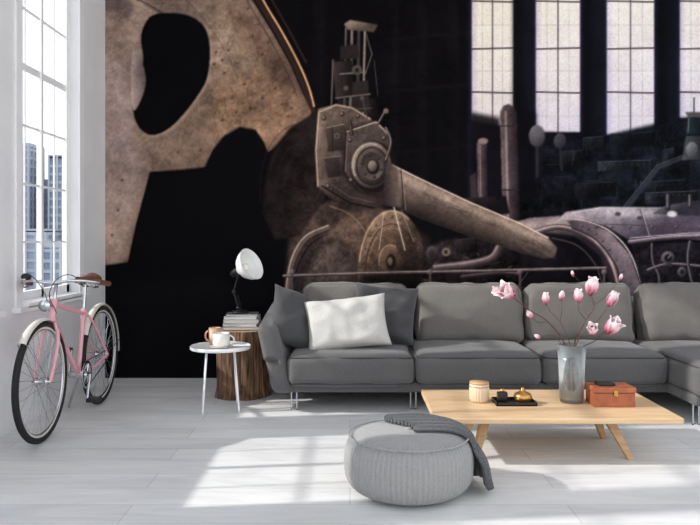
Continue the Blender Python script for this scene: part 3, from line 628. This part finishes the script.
for k,(wd,dp,th,cc,rz) in enumerate(((.27,.2,.026,(84,86,90),3),(.25,.19,.022,(210,210,210),-4),(.26,.19,.03,(130,132,134),2),(.24,.18,.02,(230,230,228),-2),(.235,.17,.016,(70,72,76),5))):
    cm=M('book_cover_%d'%k,cc,.5)
    a=(-wd/2,-dp/2,0);b_=(wd/2,dp/2,th)
    o1=boxes('cover',[((a[0],a[1],0),(b_[0],b_[1],.003)),((a[0],a[1],th-.003),(b_[0],b_[1],th)),((a[0],a[1],0),(a[0]+.003,b_[1],th))],cm)
    o2=box('pages',(a[0]+.003,a[1]+.004,.003),(b_[0]-.004,b_[1]-.004,th-.003),pgm)
    for o in (o1,o2): o.location=(sx,sy,z); o.rotation_euler=(0,0,math.radians(rz)); BK.append(o)
    z+=th+.0006
group('book_stack',(sx,sy,SH),BK)
# desk lamp
lb=M('lamp_black_metal',(26,26,28),.4,.4); lw=M('lamp_white_enamel',(230,230,228),.35)
lz=z+.001; lx,ly=sx-.02,sy
LP=[lathe('base',[(0,0),(.06,0),(.062,.006),(.055,.016),(.02,.022),(.012,.04),(0,.04)],lb,(lx,ly,lz),40)]
k1=Vector((lx-.01,ly,lz+.035)); k2=Vector((lx-.045,ly,lz+.155)); k3=Vector((lx-.01,ly-.01,lz+.28))
for dy_ in (-.012,.012):
    LP.append(tube('lower_arm',[k1+Vector((0,dy_,0)),k2+Vector((0,dy_,0))],.006,lb)); LP.append(tube('upper_arm',[k2+Vector((0,dy_,0)),k3+Vector((0,dy_,0))],.0055,lb))
sp=[]
for k in range(120):
    t=k/119; c=k1.lerp(k2,.15+.7*t)+Vector((.02,0,0)); a=t*2*math.pi*14; sp.append(c+Vector((.008*math.cos(a),.008*math.sin(a),0)))
LP.append(tube('spring',sp,.002,lb))
for kk in (k1,k2,k3): LP.append(lathe('joint',[(0,-.018),(.014,-.018),(.016,0),(.014,.018),(0,.018)],lb,kk,20,rot=Vector((0,1,0)).to_track_quat('Z','Y')))
ax=Vector((.78,-.42,.42)).normalized(); qs=ax.to_track_quat('Z','Y'); sc_=k3+Vector((.0,0,.03))
LP.append(lathe('shade',[(0,0),(.028,.0),(.034,.03),(.05,.05),(.085,.075),(.108,.11),(.124,.155),(.121,.155),(.105,.112),(.082,.079),(.046,.056),(.028,.032),(0,.03)],lw,sc_-ax*.02,56,rot=qs))
LP.append(lathe('socket',[(0,-.05),(.018,-.048),(.026,-.03),(.032,.004),(.036,.03),(.03,.031),(0,.006)],lb,sc_-ax*.021,30,rot=qs))
LP.append(lathe('bulb',[(0,.03),(.014,.032),(.02,.06),(.03,.085),(.026,.108),(0,.118)],M('frosted_bulb',(250,246,236),.2),sc_-ax*.02,30,rot=qs))
LP.append(tube('yoke',[k3,sc_-ax*.03],.008,lb))
group('desk_lamp',(lx,ly,lz),LP)
# ---------------- side table
tx,ty,TR_,TH_=-.885,4.92,.205,.435
wm=M('white_lacquer',(236,237,238),.3)
SD=[lathe('top',[(0,-.012),(TR_-.004,-.012),(TR_,-.008),(TR_,.008),(TR_-.004,.012),(TR_-.008,.006),(0,.004)],wm,(tx,ty,TH_-.012),72)]
for k in range(4):
    a=math.radians(45+90*k+12); p0=(tx+.13*math.cos(a),ty+.13*math.sin(a),TH_-.024); p1=(tx+.17*math.cos(a),ty+.17*math.sin(a),.002)
    p00=(tx+.03*math.cos(a),ty+.03*math.sin(a),TH_-.026)
    SD.append(tube('leg_%d'%(k+1),[p00,p0,p1],.006,wm))
group('side_table',(tx,ty,0),SD)
def mug(name,c,r,h_,mat,ha,liq=None):
    o=[lathe('cup',[(0,0),(r*.8,0),(r*.95,h_*.08),(r,h_*.3),(r,h_),(r*.93,h_),(r*.92,h_*.3),(r*.8,h_*.12),(0,h_*.12)],mat,c,40)]
    pts=[]
    for k in range(9):
        t=math.radians(-80+160*k/8); q=r*.95+r*.6*math.cos(t); pts.append((c[0]+q*math.cos(ha),c[1]+q*math.sin(ha),c[2]+h_*.52+h_*.3*math.sin(t)))
    o.append(tube('handle',pts,.006,mat,smooth=True))
    if liq: o.append(lathe('coffee',[(0,h_*.8),(r*.925,h_*.8)],liq,c,30))
    return group(name,c,o)
cof=M('coffee',(60,36,22),.2)
sz0=TH_-.012+.005
mug('coffee_mug',(tx+.015,ty-.06,sz0+.008),.058,.09,M('mug_white',(226,222,216),.25),math.radians(-8),cof)
lathe('saucer',[(0,0),(.05,0),(.08,.008),(.078,.010),(.05,.003),(0,.003)],M('saucer_white',(224,222,218),.3),(tx+.015,ty-.06,sz0+.001),48)
mug('coffee_mug',(tx-.055,ty+.09,sz0+.001),.042,.115,M('mug_terracotta',(208,170,144),.5,c2=(184,136,108),nscale=20),math.radians(200))
# ---------------- bicycle
pink=M('bicycle_pink_paint',(228,168,178),.3); tire=M('tyre_rubber',(22,22,24),.8); wall_=M('rim_cream',(216,210,202),.4); brn=M('saddle_leather',(112,68,46),.5,c2=(88,52,34),nscale=20)
alu=M('polished_aluminium',(205,207,210),.22,1); blackp=M('black_plastic',(24,24,26),.4)
bx=-1.765; R=.345
BC=[]
def Bp(y,z,x=0): return Vector((bx+x,y,z))
def ring(name,c,R_,r,mat,n=72):
    return tube(name,[Bp(c[0]+R_*math.cos(2*math.pi*k/n),c[1]+R_*math.sin(2*math.pi*k/n)) for k in range(n)],r,mat,cyc=True)
hubs=((4.12,R),(5.09,R))
for hi,c in enumerate(hubs):
    BC.append(ring('tyre_%d'%hi,c,R-.018,.019,tire)); BC.append(ring('tyre_wall_%d'%hi,c,R-.037,.011,wall_)); BC.append(ring('rim_%d'%hi,c,R-.046,.008,alu))
    vs=[];fs=[]
    for k in range(32):
        a=2*math.pi*k/32; a2=a+(.45 if k%4<2 else -.45); side=.03 if k%2 else -.03
        p=Bp(c[0]+.02*math.cos(a2),c[1]+.02*math.sin(a2),side); q=Bp(c[0]+(R-.05)*math.cos(a),c[1]+(R-.05)*math.sin(a),0)
        d=(q-p).normalized(); u=d.cross(Vector((1,0,0))).normalized()*.0011; v_=d.cross(u).normalized()*.0011; b0=len(vs)
        for pt in (p,q):
            for s1,s2 in ((1,1),(-1,1),(-1,-1),(1,-1)): vs.append(pt+u*s1+v_*s2)
        fs+=[(b0,b0+1,b0+5,b0+4),(b0+1,b0+2,b0+6,b0+5),(b0+2,b0+3,b0+7,b0+6),(b0+3,b0,b0+4,b0+7)]
    BC.append(mk('spokes_%d'%hi,vs,fs,alu))
    BC.append(lathe('hub_%d'%hi,[(0,-.055),(.008,-.055),(.008,-.036),(.024,-.034),(.024,-.028),(.014,-.024),(.014,.024),(.024,.028),(.024,.034),(.008,.036),(.008,.055),(0,.055)],alu,Bp(*c),24,rot=Vector((1,0,0)).to_track_quat('Z','Y')))
    a0,a1=(25,135) if hi==0 else (-5,150)
    vs=[];fs=[];n=40
    for k in range(n+1):
        a=math.radians(a0+(a1-a0)*k/n)
        for j in range(5):
            s_=(j-2)/2; rr=R+.016-.012*s_*s_; vs.append(Bp(c[0]+rr*math.cos(a),c[1]+rr*math.sin(a),s_*.022))
    for k in range(n):
        for j in range(4): q=k*5+j; fs.append((q,q+1,q+6,q+5))
    f_=mk('fender_%d'%hi,vs,fs,wall_,True); f_.modifiers.new('s','SOLIDIFY').thickness=.002; BC.append(f_)
    for sx_ in (-.04,.04):
        a=math.radians(10 if hi==1 else 135); BC.append(tube('fender_stay',[Bp(c[0],c[1],sx_),Bp(c[0]+(R+.012)*math.cos(a),c[1]+(R+.012)*math.sin(a),sx_*.6)],.0025,alu))
HT=(4.30,.80);HB=(4.255,.67);BBp=(4.68,.28);ST_=(4.77,.70)
BC.append(tube('head_tube',[Bp(*HB),Bp(*HT)],.02,pink)); BC.append(tube('top_tube',[Bp(4.293,.775),Bp(4.765,.665)],.0145,pink)); BC.append(tube('down_tube',[Bp(4.26,.69),Bp(*BBp)],.0165,pink))
BC.append(tube('seat_tube',[Bp(*BBp),Bp(*ST_)],.015,pink)); BC.append(tube('seat_post',[Bp(*ST_),Bp(4.795,.855)],.012,alu))
for s_ in (-1,1):
    BC.append(tube('chain_stay',[Bp(4.68,.28,.02*s_),Bp(4.8,.29,.04*s_),Bp(5.09,.345,.052*s_)],.009,pink)); BC.append(tube('seat_stay',[Bp(4.765,.68,.015*s_),Bp(4.85,.6,.035*s_),Bp(5.09,.345,.052*s_)],.008,pink))
    BC.append(tube('fork_blade',[Bp(4.255,.665,.02*s_),Bp(4.24,.60,.045*s_),Bp(4.18,.44,.05*s_),Bp(4.12,.345,.05*s_)],.0105,pink,smooth=True))
BC.append(tube('fork_crown',[Bp(4.253,.68,-.03),Bp(4.253,.68,.03)],.014,pink))
BC.append(tube('stem',[Bp(4.30,.80),Bp(4.325,.885),Bp(4.27,.90)],.011,alu))
BC.append(tube('handlebar',[Bp(4.47,.885,-.225),Bp(4.36,.90,-.21),Bp(4.26,.915,-.12),Bp(4.27,.90,0),Bp(4.26,.915,.12),Bp(4.36,.90,.23),Bp(4.47,.885,.26)],.010,alu,smooth=True))
BC.append(tube('grip_left',[Bp(4.49,.882,-.226),Bp(4.37,.90,-.213)],.016,brn)); BC.append(tube('grip_right',[Bp(4.49,.882,.263),Bp(4.38,.898,.238)],.016,brn))
for s_ in (-1,1):
    BC.append(tube('brake_lever',[Bp(4.32,.905,.18*s_),Bp(4.33,.88,.2*s_),Bp(4.43,.865,.215*s_)],.005,alu,smooth=True))
    BC.append(tube('brake_cable',[Bp(4.31,.90,.17*s_),Bp(4.2,.95,.1*s_),Bp(4.19,.86,.02*s_),Bp(4.28,.72,.02*s_)],.0025,blackp,smooth=True))
BC.append(lathe('bell',[(0,.0),(.028,0),(.030,.014),(.020,.030),(0,.034)],blackp,Bp(4.28,.925,-.16),24))
BC.append(lathe('headlamp',[(0,.0),(.015,.0),(.026,.02),(.034,.05),(.034,.055),(0,.058)],alu,Bp(4.21,.78),28,rot=Vector((0,-1,-.1)).to_track_quat('Z','Y')))
BC.append(tube('lamp_bracket',[Bp(4.21,.78),Bp(4.27,.76)],.006,alu))
vs=[];fs=[];n=20;m=14
for i in range(n+1):
    t=i/n; y=4.66+.27*t; wd=.018+.066*(1/(1+math.exp(-(t-.55)*11)))*(1-max(0,t-.88)*4)
    for j in range(m+1):
        a=math.pi*j/m; vs.append(Bp(y,.865+.050*math.sin(a)**.6*(.8+.25*t)+.012*(t-.5)**2*4-.0,wd*math.cos(a)))
for i in range(n):
    for j in range(m): q=i*(m+1)+j; fs.append((q,q+1,q+m+2,q+m+1))
fs.append(tuple(range(m+1))); fs.append(tuple(range(n*(m+1),(n+1)*(m+1)))[::-1])
for i in range(n): q=i*(m+1); fs.append((q+m,q,q+m+1,q+2*m+1))
BC.append(mk('saddle',vs,fs,brn,True))
for s_ in (-1,1):
    sp=[Bp(4.89+.012*math.cos(k*.7),.835+.03*k/40,.045*s_+.012*math.sin(k*.7)) for k in range(40)]; BC.append(tube('saddle_spring',sp,.0025,alu))
BC.append(tube('saddle_rail',[Bp(4.70,.868),Bp(4.78,.845),Bp(4.89,.84)],.006,alu))
qx=Vector((1,0,0)).to_track_quat('Z','Y')
BC.append(lathe('chainring',[(.05,-.002),(.085,-.002),(.09,0),(.085,.002),(.05,.002),(.05,-.002)],alu,Bp(4.68,.28,.055),60,rot=qx,rfun=lambda t,z:1+.012*math.cos(36*t)))
for k in range(5):
    a=k*1.2566; BC.append(tube('spider',[Bp(4.68,.28,.055),Bp(4.68+.07*math.cos(a),.28+.07*math.sin(a),.055)],.006,alu))
BC.append(lathe('bottom_bracket',[(0,-.06),(.02,-.06),(.024,-.03),(.024,.03),(.02,.06),(0,.06)],alu,Bp(4.68,.28),24,rot=qx))
BC.append(tube('crank_right',[Bp(4.68,.28,.075),Bp(4.60,.135,.085)],.009,alu)); BC.append(tube('crank_left',[Bp(4.68,.28,-.065),Bp(4.76,.425,-.075)],.009,alu))
BC.append(box('pedal_right',tuple(Bp(4.56,.122,.09)),tuple(Bp(4.64,.148,.17)),blackp,.005)); BC.append(box('pedal_left',tuple(Bp(4.72,.412,-.16)),tuple(Bp(4.80,.438,-.08)),blackp,.005))
BC.append(tube('chain',[Bp(4.68,.368,.055),Bp(5.09,.38,.05),Bp(5.12,.345,.05),Bp(5.09,.31,.05),Bp(4.68,.192,.055)],.0035,blackp))
BC.append(lathe('sprocket',[(0,-.003),(.034,-.003),(.034,.003),(0,.003)],alu,Bp(5.09,.345,.048),30,rot=qx))
BC.append(tube('kickstand',[Bp(4.82,.275,-.04),Bp(4.90,.02,-.15),Bp(4.93,.008,-.155)],.008,alu))
group('bicycle',(bx,4.58,0),BC)
# ---------------- city outside
hz=[M('tower_glass_hazed_%d'%i,c,.5) for i,c in enumerate(((128,140,160),(142,153,171),(118,131,153)))]  # distance haze put into the tower colours by lightening them
cc_=M('tower_concrete_hazed',(158,165,176),.9)
def tower(x,y,w_,d_,top,gi,fl=3.4):
    core=box('curtain_wall',(x-w_/2,y-d_/2,-60),(x+w_/2,y+d_/2,top),hz[gi])
    lst=[]; z=-58
    while z<top+.5: lst.append(((x-w_/2-.4,y-d_/2-.4,z),(x+w_/2+.4,y+d_/2+.4,z+1.1))); z+=fl
    lst.append(((x-w_/2-.4,y-d_/2-.4,top-1),(x+w_/2+.4,y+d_/2+.4,top+.6)))
    k=x-w_/2
    while k<=x+w_/2+.1: lst.append(((k-.35,y-d_/2-.6,-60),(k+.35,y-d_/2,top))); k+=w_/max(2,round(w_/3.6))
    k=y-d_/2
    while k<=y+d_/2+.1: lst.append(((x+w_/2,k-.35,-60),(x+w_/2+.6,k+.35,top))); k+=d_/max(2,round(d_/4))
    s_=boxes('floor_slabs',lst,cc_)
    group('office_tower',(x,y,-60),[core,s_])
for (x,y,w_,d_,tp,g) in ((-137,305,8,14,40,0),(-128.5,320,8,16,26,1),(-121,305,7,14,35,2),(-150,305,12,14,32,1),(-112,300,9,16,24,1),(-104,290,9,16,32,0),(-108,250,10,12,3,1),(-99,245,6,12,-1,2),(-117,262,8,12,-3,0),(-160,340,14,18,44,2),(-94,260,8,16,18,0),(-142,350,9,14,22,2),(-133,350,8,14,34,1)):
    tower(x,y,w_,d_,tp,g)
box('street_ground',(-700,-200,-61),(-40,700,-60),M('street_haze',(116,122,130),.9,c2=(96,102,112),nscale=.02))
# ---------------- light
wd=bpy.data.worlds.new('sky'); scene.world=wd; wd.use_nodes=True; nt=wd.node_tree; bg=nt.nodes['Background']
tc=nt.nodes.new('ShaderNodeTexCoord'); sp_=nt.nodes.new('ShaderNodeSeparateXYZ'); rp=nt.nodes.new('ShaderNodeValToRGB')
rp.color_ramp.elements[0].position=0.45; rp.color_ramp.elements[0].color=(.95,.95,.95,1); rp.color_ramp.elements[1].position=.9; rp.color_ramp.elements[1].color=(.74,.81,.92,1)
mp_=nt.nodes.new('ShaderNodeMapRange'); mp_.inputs['From Min'].default_value=-1
nt.links.new(tc.outputs['Generated'],sp_.inputs[0]); nt.links.new(sp_.outputs['Z'],mp_.inputs['Value']); nt.links.new(mp_.outputs[0],rp.inputs[0]); nt.links.new(rp.outputs[0],bg.inputs['Color'])
bg.inputs['Strength'].default_value=1.85
sl_=bpy.data.lights.new('sun','SUN'); sl_.energy=4.6; sl_.angle=math.radians(1.2); sl_.color=(1,.97,.93)
so=bpy.data.objects.new('sun',sl_); scene.collection.objects.link(so); so.rotation_euler=Vector((1,.12,-.60)).to_track_quat('-Z','Y').to_euler(); so.location=(-6,4,6)
# ---------------- camera
cam=bpy.data.cameras.new('camera'); co_=bpy.data.objects.new('camera',cam); scene.collection.objects.link(co_)
co_.location=(0,0,CH); co_.rotation_euler=(math.radians(90),0,0); cam.sensor_width=36; cam.lens=F/700*36; cam.shift_y=-24.5/700; cam.clip_end=2000; cam.clip_start=.05
scene.camera=co_
